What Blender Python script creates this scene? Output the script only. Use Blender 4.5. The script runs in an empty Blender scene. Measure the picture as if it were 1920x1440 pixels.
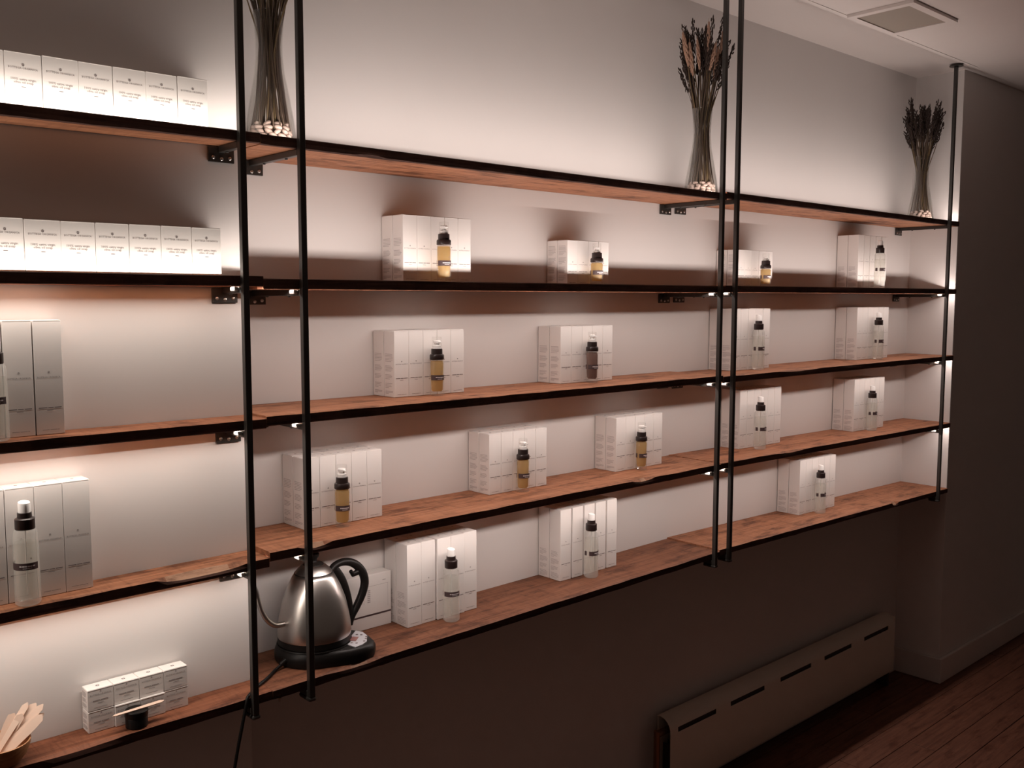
import bpy, bmesh, math, random
from mathutils import Vector, Matrix, noise
C = bpy.context.scene.collection
random.seed(7)

# ---------------------------------------------------------------- camera, world, light levels, exposure
cam_data = bpy.data.cameras.new('camera')
cam = bpy.data.objects.new('camera', cam_data); C.objects.link(cam)
cam_data.sensor_width = 36.0
cam_data.lens = 1776.13 / 1920 * 36.0
cam_data.clip_start = 0.02
_r = Vector((0.74174095, -0.67068491, 0.00145207)); _f = Vector((0.66802934, 0.73860804, -0.09052609))
_u = _r.cross(_f).normalized()
M = Matrix((( _r.x, _u.x, -_f.x, 0.0), (_r.y, _u.y, -_f.y, -1.84), (_r.z, _u.z, -_f.z, 1.6), (0, 0, 0, 1)))
cam.matrix_world = M
bpy.context.scene.camera = cam

world = bpy.data.worlds.new('world'); bpy.context.scene.world = world
world.use_nodes = True
bg = world.node_tree.nodes['Background']
bg.inputs[0].default_value = (1.0, 0.70, 0.56, 1); bg.inputs[1].default_value = 0.034

LED_COLOR = {'left': (1.0, 0.895, 0.80), 'middle': (1.0, 0.865, 0.80), 'right': (1.0, 0.855, 0.79)}
TILT = {('right', 1): 34, ('middle', 1): 34, ('left', 1): 34, ('right', -1): 2, ('middle', -1): 2, ('left', -1): -22}      # degrees the strip is tipped towards the wall
LED_W = {('right', 1): 1.10, ('middle', 1): 1.32, ('left', 1): 0.88, ('right', -1): 1.00, ('middle', -1): 1.24, ('left', -1): 1.42}   # watts per metre of strip: bay, up or down

sc = bpy.context.scene
sc.view_settings.view_transform = 'Standard'; sc.view_settings.look = 'None'
sc.view_settings.exposure = 0.22; sc.view_settings.gamma = 1.0
sc.view_settings.use_curve_mapping = False
sc.cycles.max_bounces = 8; sc.cycles.transparent_max_bounces = 24
sc.cycles.caustics_reflective = False; sc.cycles.caustics_refractive = False
sc.cycles.sample_clamp_indirect = 4.0

# ---------------------------------------------------------------- materials
def mat(name, col, rough=0.6, metal=0.0, spec=0.5):
    m = bpy.data.materials.new(name); m.use_nodes = True
    b = m.node_tree.nodes['Principled BSDF']
    b.inputs['Base Color'].default_value = (*col, 1); b.inputs['Roughness'].default_value = rough
    b.inputs['Metallic'].default_value = metal; b.inputs['Specular IOR Level'].default_value = spec
    return m
def N(m, t, **kw):
    n = m.node_tree.nodes.new(t)
    for k, v in kw.items(): setattr(n, k, v)
    return n
def ramp(m, stops):
    n = N(m, 'ShaderNodeValToRGB'); e = n.color_ramp.elements
    while len(e) < len(stops): e.new(0.5)
    for i, (p, c) in enumerate(stops): e[i].position = p; e[i].color = (*c, 1)
    return n
def link(m, a, ao, b, bi): m.node_tree.links.new(a.outputs[ao], b.inputs[bi])

def plaster(name, col, bump=0.04):
    m = mat(name, col, 0.75, spec=0.25); b = m.node_tree.nodes['Principled BSDF']
    tc = N(m, 'ShaderNodeTexCoord'); no = N(m, 'ShaderNodeTexNoise'); no.inputs['Scale'].default_value = 90; no.inputs['Detail'].default_value = 4
    link(m, tc, 'Object', no, 'Vector')
    bp = N(m, 'ShaderNodeBump'); bp.inputs['Strength'].default_value = bump; bp.inputs['Distance'].default_value = 0.002
    link(m, no, 'Fac', bp, 'Height'); link(m, bp, 'Normal', b, 'Normal')
    n2 = N(m, 'ShaderNodeTexNoise'); n2.inputs['Scale'].default_value = 2.5; n2.inputs['Detail'].default_value = 3
    link(m, tc, 'Object', n2, 'Vector')
    r = ramp(m, [(0.3, tuple(c * 0.965 for c in col)), (0.7, col)]); link(m, n2, 'Fac', r, 'Fac'); link(m, r, 'Color', b, 'Base Color')
    return m

def wood(name, dark, mid, light, stain, grain=1.0, saw=0.5, rough=0.62):
    m = mat(name, mid, rough, spec=0.3); b = m.node_tree.nodes['Principled BSDF']
    tc = N(m, 'ShaderNodeTexCoord')
    oi = N(m, 'ShaderNodeObjectInfo')
    ad = N(m, 'ShaderNodeVectorMath', operation='ADD')
    mu = N(m, 'ShaderNodeVectorMath', operation='SCALE'); mu.inputs['Scale'].default_value = 37.0
    cmb = N(m, 'ShaderNodeCombineXYZ'); link(m, oi, 'Random', cmb, 0); link(m, oi, 'Random', cmb, 1); link(m, cmb, 0, mu, 0)
    link(m, tc, 'Object', ad, 0); link(m, mu, 0, ad, 1)
    # fine grain along x
    mp = N(m, 'ShaderNodeMapping'); mp.inputs['Scale'].default_value = (1.6 * grain, 26 * grain, 26 * grain); link(m, ad, 0, mp, 'Vector')
    n1 = N(m, 'ShaderNodeTexNoise'); n1.inputs['Scale'].default_value = 3.2; n1.inputs['Detail'].default_value = 8; n1.inputs['Roughness'].default_value = 0.65
    n1.inputs['Distortion'].default_value = 0.8; link(m, mp, 'Vector', n1, 'Vector')
    r1 = ramp(m, [(0.30, dark), (0.47, mid), (0.68, light)]); link(m, n1, 'Fac', r1, 'Fac')
    # cross-grain saw marks
    mp2 = N(m, 'ShaderNodeMapping'); mp2.inputs['Scale'].default_value = (34, 3.7, 3.7); mp2.inputs['Rotation'].default_value = (0, 0, 0.35); link(m, ad, 0, mp2, 'Vector')
    n2 = N(m, 'ShaderNodeTexNoise'); n2.inputs['Scale'].default_value = 2.1; n2.inputs['Detail'].default_value = 7; n2.inputs['Roughness'].default_value = 0.75; n2.inputs['Distortion'].default_value = 1.1; link(m, mp2, 'Vector', n2, 'Vector')
    r2 = ramp(m, [(0.34, (0.42, 0.36, 0.34)), (0.52, (1, 1, 1))]); link(m, n2, 'Fac', r2, 'Fac')
    # dark blotches and old stains
    mp3 = N(m, 'ShaderNodeMapping'); mp3.inputs['Scale'].default_value = (6, 17, 17); link(m, ad, 0, mp3, 'Vector')
    n3 = N(m, 'ShaderNodeTexNoise'); n3.inputs['Scale'].default_value = 1.3; n3.inputs['Detail'].default_value = 6; n3.inputs['Roughness'].default_value = 0.7; link(m, mp3, 'Vector', n3, 'Vector')
    r3 = ramp(m, [(0.36, stain), (0.48, (1, 1, 1))]); link(m, n3, 'Fac', r3, 'Fac')
    x1 = N(m, 'ShaderNodeMix', data_type='RGBA', blend_type='MULTIPLY'); x1.inputs[0].default_value = saw
    link(m, r1, 'Color', x1, 6); link(m, r2, 'Color', x1, 7)
    x2 = N(m, 'ShaderNodeMix', data_type='RGBA', blend_type='MULTIPLY'); x2.inputs[0].default_value = 0.75
    link(m, x1, 2, x2, 6); link(m, r3, 'Color', x2, 7)
    x3 = N(m, 'ShaderNodeMix', data_type='RGBA', blend_type='MULTIPLY'); x3.inputs[0].default_value = 1.0
    link(m, x2, 2, x3, 6); link(m, oi, 'Color', x3, 7)          # each board has its own tone
    link(m, x3, 2, b, 'Base Color')
    bp = N(m, 'ShaderNodeBump'); bp.inputs['Strength'].default_value = 0.35; bp.inputs['Distance'].default_value = 0.0015
    link(m, n1, 'Fac', bp, 'Height'); link(m, bp, 'Normal', b, 'Normal')
    return m

def thin_glass(name, tint=(1, 1, 1), gloss=0.10, rough=0.03, frost=0.0, frost_col=(0.85, 0.85, 0.83), edge=0.45):
    m = bpy.data.materials.new(name); m.use_nodes = True
    nt = m.node_tree; nt.nodes.remove(nt.nodes['Principled BSDF']); out = nt.nodes['Material Output']
    tr = N(m, 'ShaderNodeBsdfTransparent'); tr.inputs[0].default_value = (*tint, 1)
    gl = N(m, 'ShaderNodeBsdfGlossy'); gl.inputs['Roughness'].default_value = rough
    lw = N(m, 'ShaderNodeLayerWeight'); lw.inputs['Blend'].default_value = 0.25
    ma = N(m, 'ShaderNodeMath', operation='MULTIPLY_ADD'); ma.inputs[1].default_value = edge; ma.inputs[2].default_value = gloss * 0.4
    link(m, lw, 'Facing', ma, 0)
    body = tr
    if frost > 0:
        d = N(m, 'ShaderNodeBsdfTranslucent'); d.inputs[0].default_value = (*frost_col, 1)
        d2 = N(m, 'ShaderNodeBsdfDiffuse'); d2.inputs[0].default_value = (*frost_col, 1)
        a = N(m, 'ShaderNodeMixShader'); a.inputs[0].default_value = 0.5; link(m, d, 0, a, 1); link(m, d2, 0, a, 2)
        body = N(m, 'ShaderNodeMixShader'); body.inputs[0].default_value = frost; link(m, tr, 0, body, 1); link(m, a, 0, body, 2)
    mx = N(m, 'ShaderNodeMixShader'); link(m, ma, 0, mx, 0); link(m, body, 0, mx, 1); link(m, gl, 0, mx, 2)
    link(m, mx, 0, out, 'Surface')
    return m

WALL = plaster('wall_paint', (0.80, 0.765, 0.745))
CEIL = plaster('ceiling_paint', (0.78, 0.72, 0.69))
TRIM = mat('trim_paint', (0.74, 0.68, 0.65), 0.5)
HEAT = mat('heater_enamel', (0.82, 0.75, 0.66), 0.45)
BOARD = wood('reclaimed_wood', (0.19, 0.076, 0.037), (0.36, 0.152, 0.078), (0.46, 0.208, 0.110), (0.26, 0.19, 0.16))
EDGE = wood('weathered_wood_edge', (0.05, 0.024, 0.018), (0.085, 0.04, 0.03), (0.13, 0.066, 0.048), (0.45, 0.40, 0.38), saw=0.2, rough=0.8)
FLOORW = wood('floor_wood', (0.085, 0.034, 0.022), (0.135, 0.054, 0.034), (0.18, 0.076, 0.047), (0.55, 0.45, 0.42), saw=0.1, rough=0.45)
WANE = wood('bare_wane_wood', (0.24, 0.12, 0.075), (0.46, 0.26, 0.16), (0.56, 0.34, 0.22), (0.35, 0.27, 0.23), saw=0.1)
STEEL = mat('blackened_steel', (0.032, 0.029, 0.026), 0.36, 0.0, 0.6)
SCREW = mat('zinc_screw', (0.62, 0.60, 0.57), 0.3, 1.0)
CARD = mat('white_carton_card', (0.84, 0.80, 0.77), 0.6, spec=0.3)
INK = mat('grey_print', (0.23, 0.19, 0.19), 0.8)
INKL = mat('pale_grey_print', (0.50, 0.45, 0.44), 0.8)
INKV = mat('dark_label_print', (0.075, 0.048, 0.05), 0.5)
INKW = mat('white_label_print', (0.75, 0.70, 0.70), 0.6)
BLACK = mat('black_plastic', (0.009, 0.0075, 0.007), 0.4, spec=0.22)
BROWNC = mat('dark_brown_collar', (0.022, 0.013, 0.012), 0.32)
WHITEP = mat('white_plastic', (0.88, 0.86, 0.84), 0.3)
GLASS = thin_glass('clear_glass', (0.97, 0.97, 0.96))
CAPG = thin_glass('clear_cap', (0.985, 0.985, 0.98), 0.03, 0.05, edge=0.22)
FROST = thin_glass('frosted_glass', (0.99, 0.99, 0.98), 0.10, 0.2, 0.27, (0.93, 0.92, 0.89), edge=0.22)
AMBERG = thin_glass('bottle_glass', (0.99, 0.98, 0.96), 0.08, 0.08, 0.08, edge=0.22)
WATER = thin_glass('clear_lotion', (0.98, 0.98, 0.96), 0.0, 0.2, 0.14, (0.93, 0.92, 0.88), edge=0.03)
AMBER = thin_glass('amber_serum', (0.92, 0.75, 0.40), 0.02, 0.2, 0.55, (0.72, 0.54, 0.27), edge=0.08)
BROWNL = thin_glass('brown_serum', (0.45, 0.28, 0.22), 0.02, 0.2, 0.75, (0.32, 0.18, 0.145), edge=0.08)
BRUSHED = mat('brushed_stainless', (0.60, 0.57, 0.54), 0.30, 1.0)
PANEL = mat('grey_control_panel', (0.50, 0.49, 0.52), 0.4)
REDLCD = mat('reddish_display', (0.30, 0.13, 0.12), 0.3)
BIRCH = mat('birch_wood', (0.80, 0.60, 0.48), 0.6)
BOWLW = wood('bowl_wood', (0.30, 0.14, 0.06), (0.42, 0.21, 0.10), (0.50, 0.27, 0.14), (0.8, 0.7, 0.6), saw=0.1)
STALK = mat('dried_stalk_dark', (0.105, 0.072, 0.050), 0.8)
STALK2 = mat('dried_stalk_tan', (0.20, 0.14, 0.07), 0.8)
SEED = mat('dark_seed_head', (0.045, 0.028, 0.022), 0.85)
EAR = mat('wheat_ear_straw', (0.50, 0.31, 0.22), 0.8)
PEB = mat('pale_pebble', (0.56, 0.43, 0.38), 0.5)
GRILLE = mat('vent_grille', (0.36, 0.31, 0.26), 0.6)
COPPER = mat('dull_copper', (0.30, 0.16, 0.10), 0.4, 0.9)
DARKSLOT = mat('dark_heater_inside', (0.05, 0.042, 0.038), 0.8)
GLINT = mat('pale_glint_metal', (0.72, 0.70, 0.67), 0.4, 0.3)  # pale colour of the added blocks that show as glints beside the arms
PCB = mat('led_strip_pcb', (0.8, 0.78, 0.74), 0.5)

# ---------------------------------------------------------------- mesh helpers
def link_obj(name, me, parent=None, loc=None):
    o = bpy.data.objects.new(name, me); C.objects.link(o)
    if parent is not None: o.parent = parent
    if loc is not None: o.location = loc
    return o
def obj(name, bm, m, parent=None, loc=None, smooth=None):
    me = bpy.data.meshes.new(name); bm.normal_update(); bm.to_mesh(me); bm.free()
    for x in (m if isinstance(m, (list, tuple)) else [m]): me.materials.append(x)
    if smooth is not None:
        me.shade_smooth()
        if smooth < 179: me.set_sharp_from_angle(angle=math.radians(smooth))
    return link_obj(name, me, parent, loc)
def tag(o, label, cat=None, group=None, kind=None):
    if label: o['label'] = label
    if cat: o['category'] = cat
    if group: o['group'] = group
    if kind: o['kind'] = kind
    return o
def empty(name, loc, label, cat, group=None):
    o = bpy.data.objects.new(name, None); C.objects.link(o); o.location = loc; o.empty_display_size = 0.02
    return tag(o, label, cat, group)
def box(bm, a, b, bev=0.0, mi=0):
    vs = [bm.verts.new((x, y, z)) for z in (a[2], b[2]) for y in (a[1], b[1]) for x in (a[0], b[0])]
    fs = [bm.faces.new([vs[i] for i in q]) for q in ((0, 2, 3, 1), (4, 5, 7, 6), (0, 1, 5, 4), (1, 3, 7, 5), (3, 2, 6, 7), (2, 0, 4, 6))]
    for f in fs: f.material_index = mi
    if bev: bmesh.ops.bevel(bm, geom=list({e for f in fs for e in f.edges}), offset=bev, segments=2, affect='EDGES', profile=0.5)
    return vs
def boxbm(a, b, bev=0.0):
    bm = bmesh.new(); box(bm, a, b, bev); return bm
def lathe(bm, prof, n=24, c=(0, 0, 0), cap0=True, cap1=True, fn=None):
    rings = []
    for (r, z) in prof:
        if r < 1e-6: rings.append([bm.verts.new((c[0], c[1], c[2] + z))])
        else:
            ring = []
            for i in range(n):
                a = 2 * math.pi * i / n; p = Vector((r * math.cos(a), r * math.sin(a), z))
                if fn: p = fn(p, a)
                ring.append(bm.verts.new((c[0] + p.x, c[1] + p.y, c[2] + p.z)))
            rings.append(ring)
    for A, B in zip(rings, rings[1:]):
        for i in range(n):
            j = (i + 1) % n
            if len(A) == 1 and len(B) == 1: continue
            if len(A) == 1: bm.faces.new((A[0], B[j], B[i]))
            elif len(B) == 1: bm.faces.new((A[i], A[j], B[0]))
            else: bm.faces.new((A[i], A[j], B[j], B[i]))
    if cap0 and len(rings[0]) > 1: bm.faces.new(list(reversed(rings[0])))
    if cap1 and len(rings[-1]) > 1: bm.faces.new(rings[-1])
def tube(bm, pts, rad, n=8, flat=None, cap=True):
    pts = [Vector(p) for p in pts]
    rads = rad if isinstance(rad, (list, tuple)) else [rad] * len(pts)
    prev = None; up = Vector((0.13, 0.31, 0.94))
    if flat: up = Vector(flat)
    rings = []
    for i, p in enumerate(pts):
        t = (pts[min(i + 1, len(pts) - 1)] - pts[max(i - 1, 0)]).normalized()
        s = t.cross(up)
        if s.length < 1e-4: s = t.cross(Vector((1, 0, 0)))
        s.normalize(); v = s.cross(t).normalized()
        ring = []
        for k in range(n):
            a = 2 * math.pi * (k + 0.5) / n
            ra = rads[i]
            rs, rv = ra if isinstance(ra, tuple) else (ra, ra)
            ring.append(bm.verts.new(p + s * (math.cos(a) * rs) + v * (math.sin(a) * rv)))
        rings.append(ring)
    for A, B in zip(rings, rings[1:]):
        for i in range(n):
            j = (i + 1) % n; bm.faces.new((A[i], B[i], B[j], A[j]))
    if cap: bm.faces.new(rings[0]); bm.faces.new(list(reversed(rings[-1])))
    bmesh.ops.recalc_face_normals(bm, faces=bm.faces[:])
def smooth_path(pts, n=6):
    pts = [Vector(p) for p in pts]; out = []
    P = [pts[0]] + pts + [pts[-1]]
    for i in range(1, len(P) - 2):
        for k in range(n):
            t = k / n; a, b, c, d = P[i - 1], P[i], P[i + 1], P[i + 2]
            out.append(0.5 * ((2 * b) + (c - a) * t + (2 * a - 5 * b + 4 * c - d) * t * t + (3 * b - a - 3 * c + d) * t ** 3))
    out.append(pts[-1]); return out
def quad(bm, x0, x1, z0, z1, y=0.0, mi=0):                           # a flat printed patch facing -y
    f = bm.faces.new([bm.verts.new(p) for p in ((x0, y, z0), (x1, y, z0), (x1, y, z1), (x0, y, z1))]); f.material_index = mi
_texts = {}
def text_geo(s):
    """vertices and faces of one line of lettering, centred, one unit wide"""
    if s in _texts: return _texts[s]
    cu = bpy.data.curves.new('lettering', 'FONT'); cu.body = s; cu.resolution_u = 1; cu.align_x = 'CENTER'; cu.align_y = 'CENTER'
    o = bpy.data.objects.new('lettering', cu); C.objects.link(o)
    dg = bpy.context.evaluated_depsgraph_get(); me = bpy.data.meshes.new_from_object(o.evaluated_get(dg))
    vs = [v.co.copy() for v in me.vertices]; fs = [tuple(p.vertices) for p in me.polygons]
    bpy.data.objects.remove(o); bpy.data.meshes.remove(me); bpy.data.curves.remove(cu)
    x0 = min(v.x for v in vs); x1 = max(v.x for v in vs); y0 = min(v.y for v in vs); y1 = max(v.y for v in vs); w = x1 - x0
    vs = [((v.x - (x0 + x1) / 2) / w, (v.y - (y0 + y1) / 2) / w) for v in vs]
    _texts[s] = (vs, fs); return _texts[s]
def put_text(bm, s, cx, cz, width, y=0.0, stretch=1.0, mi=0):
    vs, fs = text_geo(s); V = [bm.verts.new((cx + a * width, y, cz + b * width * stretch)) for a, b in vs]
    for f in fs:
        fc = bm.faces.new([V[i] for i in f]); fc.material_index = mi
def ring_mark(bm, cx, cz, r, y=0.0, n=10, horizontal=False, z=0.0):
    for k in range(n):
        a0 = 2 * math.pi * k / n; a1 = 2 * math.pi * (k + 1) / n
        P = [(r * math.cos(a0), r * math.sin(a0)), (r * math.cos(a1), r * math.sin(a1)), (r * .45 * math.cos(a1), r * .45 * math.sin(a1)), (r * .45 * math.cos(a0), r * .45 * math.sin(a0))]
        bm.faces.new([bm.verts.new((cx + p[0], cz + p[1], z) if horizontal else (cx + p[0], y, cz + p[1])) for p in P])

ORD = ['first', 'second', 'third', 'fourth', 'fifth', 'sixth', 'seventh', 'eighth']

# ---------------------------------------------------------------- the room
XW, XC, WL, PY = 0.848, 3.897, -0.120, -0.193        # left wall corner, alcove end, left wall face, pier face
H = 2.495
def struct(name, bm, m): return tag(obj(name, bm, m), None, kind='structure')
struct('wall_back', boxbm((XW, 0.0, -0.05), (XC, 0.15, H + 0.1)), WALL)
struct('wall_left', boxbm((-2.2, WL, -0.05), (XW, 0.15, H + 0.1), 0.002), WALL)
struct('wall_right', boxbm((XC, PY, -0.05), (7.0, 0.15, H + 0.1), 0.002), WALL)
bm = bmesh.new(); box(bm, (-2.2, -4.2, H + 0.006), (7.0, 0.15, H + 0.12))
ceiling = struct('ceiling', bm, CEIL)
o = obj('trim_1', boxbm((XW, -0.243, H + 0.0044), (XC, 0.0, H + 0.0058)), CEIL); tag(o, None, kind='structure')
# floor: one plank after another
floor = struct('floor', boxbm((-2.2, -4.2, -0.06), (7.0, 0.12, -0.021)), mat('subfloor', (0.03, 0.018, 0.014), 0.9))
pw = 0.0985; y = -0.257 + 3 * pw; row = 0
while y > -4.1:
    x = -2.2 + random.uniform(-0.9, 0)
    while x < 7.0:
        L = random.uniform(1.3, 2.4); x0, x1 = max(x, -2.2), min(x + L, 7.0); x += L
        if x1 - x0 < 0.05: continue
        if y > -1.6 and x1 > 1.2 or y > -4.1 and (x1 - x0) > 0.4:
            b = boxbm((x0 + 0.001, y - pw + 0.0011, -0.02), (x1 - 0.001, y - 0.0011, random.uniform(-0.0012, 0.0)), 0.0008)
            obj('plank', b, FLOORW, floor)
    y -= pw; row += 1
# baseboards
b = boxbm((XC + 0.0005, PY - 0.014, 0.0005), (7.0, PY - 0.0005, 0.105), 0.003); struct('baseboard_right', b, TRIM)
b = boxbm((XC - 0.014, PY - 0.014, 0.0005), (XC - 0.0005, -0.0005, 0.105), 0.003); struct('baseboard_return', b, TRIM)
b = boxbm((XW + 0.02, -0.0135, 0.0005), (XC - 0.0155, -0.0005, 0.09), 0.003); struct('baseboard_back', b, TRIM)
b = boxbm((-2.2, WL - 0.0145, 0.0005), (XW - 0.001, WL - 0.0005, 0.09), 0.003); struct('baseboard_left', b, TRIM)

# ---------------------------------------------------------------- shelf boards with their LED strips
T = 0.020; FRONT = -0.199
Zc = {(1, 0): (1.8967, .009), (1, 1): (1.9034, -.0007), (1, 2): (1.9065, 0), (2, 0): (1.6413, -.001), (2, 1): (1.6357, 0), (2, 2): (1.6357, .0006),
      (3, 0): (1.3729, -.002), (3, 1): (1.3752, -.0003), (3, 2): (1.3703, .0002), (4, 0): (1.0969, .0044), (4, 1): (1.1103, .0007), (4, 2): (1.1391, -.011),
      (5, 0): (.8352, -.0006), (5, 1): (.8266, .0089), (5, 2): (.8889, -.0162)}
SEAM1, SEAM2 = 0.855, 2.322
SPAN = {0: (-0.75, SEAM1 - 0.001), 1: (SEAM1, SEAM2 - 0.001), 2: (SEAM2, XC - 0.004)}
BAY = ['left', 'middle', 'right']
SHELF = {1: 'top', 2: 'second', 3: 'third', 4: 'fourth', 5: 'bottom'}
def ztop(s, b, x): return Zc[s, b][0] + Zc[s, b][1] * x
UP = {1, 2}; DOWN = {2, 3, 4}
# notches and wane along the front: (x, half width, back set, drop of the upper edge, rise of the lower edge)
NOTCH = {(3, 2): [(3.085, .07, .004, .0, .007), (2.75, .12, .002, .003, .0)], (4, 0): [(0.72, .085, .012, .009, .0), (0.45, .05, .003, .0, .004)],
         (4, 1): [(1.97, .04, .006, .006, .0), (0.955, .03, .006, .008, .0)], (5, 2): [(3.44, .03, .008, .010, .0), (3.1, .05, .004, .0, .005)],
         (5, 0): [(0.50, .07, .008, .0035, .0), (0.30, .05, .006, .003, 0)], (5, 1): [(1.05, .06, .004, .005, .0)], (4, 2): [(3.2, .10, .003, .0, .006), (2.7, .08, .003, .004, 0)],
         (2, 1): [(1.62, .05, .002, .0, .003)], (1, 1): [(1.1, .03, .002, .0, .004)], (2, 2): [(3.0, .15, .003, .003, 0)]}
GDD = {2: 0.0075, 3: 0.0100, 4: 0.0100}
GB, GF, GD = -0.1725, -0.1925, 0.0075               # groove: back edge, front edge, depth
boards = {}
for (s, b), zz in Zc.items():
    x0, x1 = SPAN[b]
    yb = (WL if b == 0 else 0.0) - 0.001
    n = max(24, int((x1 - x0) / 0.02)); bm = bmesh.new(); rows = []
    for i in range(n + 1):
        x = x0 + (x1 - x0) * i / n; z = ztop(s, b, x)
        sd = s * 7.3 + b * 3.1
        ny = 0.0016 * noise.noise((x * 9, sd, 0)) + 0.0008 * noise.noise((x * 45, sd, 3)); nz = 0.0013 * noise.noise((x * 13, sd, 7)) ; nb = 0.0014 * noise.noise((x * 17, sd, 11)) + 0.0008 * noise.noise((x * 60, sd, 5))
        back, dt, db = 0, 0, 0
        for (nx, hw, by, a, c) in NOTCH.get((s, b), []):
            w = max(0, 1 - ((x - nx) / hw) ** 2); w = w ** 0.6
            back += by * w; dt += a * w; db += c * w
        yf = FRONT + ny
        prof = [(yb, 0, 0)]
        if s in UP: gd = 0.0052 if s == 1 else GD; prof += [(GB, 0, 0), (GB, -gd, 0), (GF, -gd, 0), (GF, 0, 0)]
        else: prof += [(GB, 0, 0)]
        gap = -0.1955 if s in UP else -0.186
        prof += [(max(gap, yf + 0.003) if s in UP else min(-0.18, yf + 0.004 + back), 0, 0), (yf + back * 0.25, min(0, -0.0015 + nz) - dt, 2 if dt > 0.004 else 1), (yf, (-T * 0.55 - dt * 0.3), 1), (yf + 0.0006, -T + 0.0016 + nb + db, 1)]
        if s in DOWN: prof += [(-0.1955, -T, 1), (GF, -T, 0), (GF, -T + GDD[s], 0), (GB, -T + GDD[s], 0), (GB, -T, 0)]
        else: prof += [(-0.193, -T, 1), (GB, -T, 0)]
        prof += [(yb, -T, 0)]
        rows.append(([bm.verts.new((x, p[0], z + p[1])) for p in prof], prof))
    for (A, pa), (B, pb) in zip(rows, rows[1:]):
        m_ = len(A)
        for k in range(m_):
            f = bm.faces.new((A[k], A[(k + 1) % m_], B[(k + 1) % m_], B[k]))
            f.material_index = 2 if (pa[(k + 1) % m_][2] == 2 and pb[(k + 1) % m_][2] == 2) else 1 if (pa[k][2] and pa[(k + 1) % m_][2]) or (pa[(k + 1) % m_][2] and not pa[k][2] and pa[k][1] == 0 and s in UP) else 0
    bm.faces.new(rows[0][0]); bm.faces.new(list(reversed(rows[-1][0])))
    bmesh.ops.recalc_face_normals(bm, faces=bm.faces[:])
    bd = obj('shelf_board', bm, [BOARD, EDGE, WANE])
    tag(bd, f'rough reclaimed wood shelf board, {BAY[b]} bay, {SHELF[s]} shelf of five', 'shelf', 'reclaimed wood shelf boards')
    boards[s, b] = bd
    bd.color = (*{(5, 1): (.54, .50, .51), (5, 0): (.62, .52, .50), (4, 2): (1.02, .98, .95), (3, 0): (.92, .86, .84)}.get((s, b), (1, 1, 1)), 1)
    L = x1 - x0 - 0.012; xm = (x0 + x1) / 2
    for d, on in ((1, s in UP), (-1, s in DOWN)):
        if not on: continue
        zg = (-(0.0052 if s == 1 else GD) + 0.0002) if d > 0 else (-T + GDD[s] - 0.0002)
        bm = bmesh.new(); nn = 12
        for i in range(nn):
            xa = x0 + 0.006 + L * i / nn; xb = xa + L / nn; za, zb_ = ztop(s, b, xa), ztop(s, b, xb)
            q = [(xa, -0.1905, za), (xb, -0.1905, zb_), (xb, -0.1815, zb_), (xa, -0.1815, za)]
            lo = [bm.verts.new((p[0], p[1], p[2] + zg)) for p in q]; hi = [bm.verts.new((p[0], p[1], p[2] + zg + d * 0.001)) for p in q]
            bm.faces.new(lo); bm.faces.new(hi)
            for k in range(4): bm.faces.new((lo[k], lo[(k + 1) % 4], hi[(k + 1) % 4], hi[k]))
        bmesh.ops.recalc_face_normals(bm, faces=bm.faces[:])
        strip = obj('led_strip', bm, PCB, bd)
        ld = bpy.data.lights.new('led_light', 'AREA'); ld.shape = 'RECTANGLE'; ld.size = L; ld.size_y = 0.0022
        k = LED_W[BAY[b], d]
        ld.energy = k * L; ld.color = LED_COLOR[BAY[b]]
        lo = bpy.data.objects.new('led_light', ld); C.objects.link(lo); lo.parent = bd
        za, zb_ = ztop(s, b, x0), ztop(s, b, x1)
        lo.location = (xm, -0.1865, ztop(s, b, xm) + ((-0.0030 if s == 1 else -0.0048) if d > 0 else -T + GDD[s] - 0.0026))
        tilt = -math.atan2(zb_ - za, x1 - x0)
        tp = math.radians(TILT[BAY[b], d])
        lo.rotation_euler = (math.pi - tp, tilt, 0) if d > 0 else (tp, tilt, 0)

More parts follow.
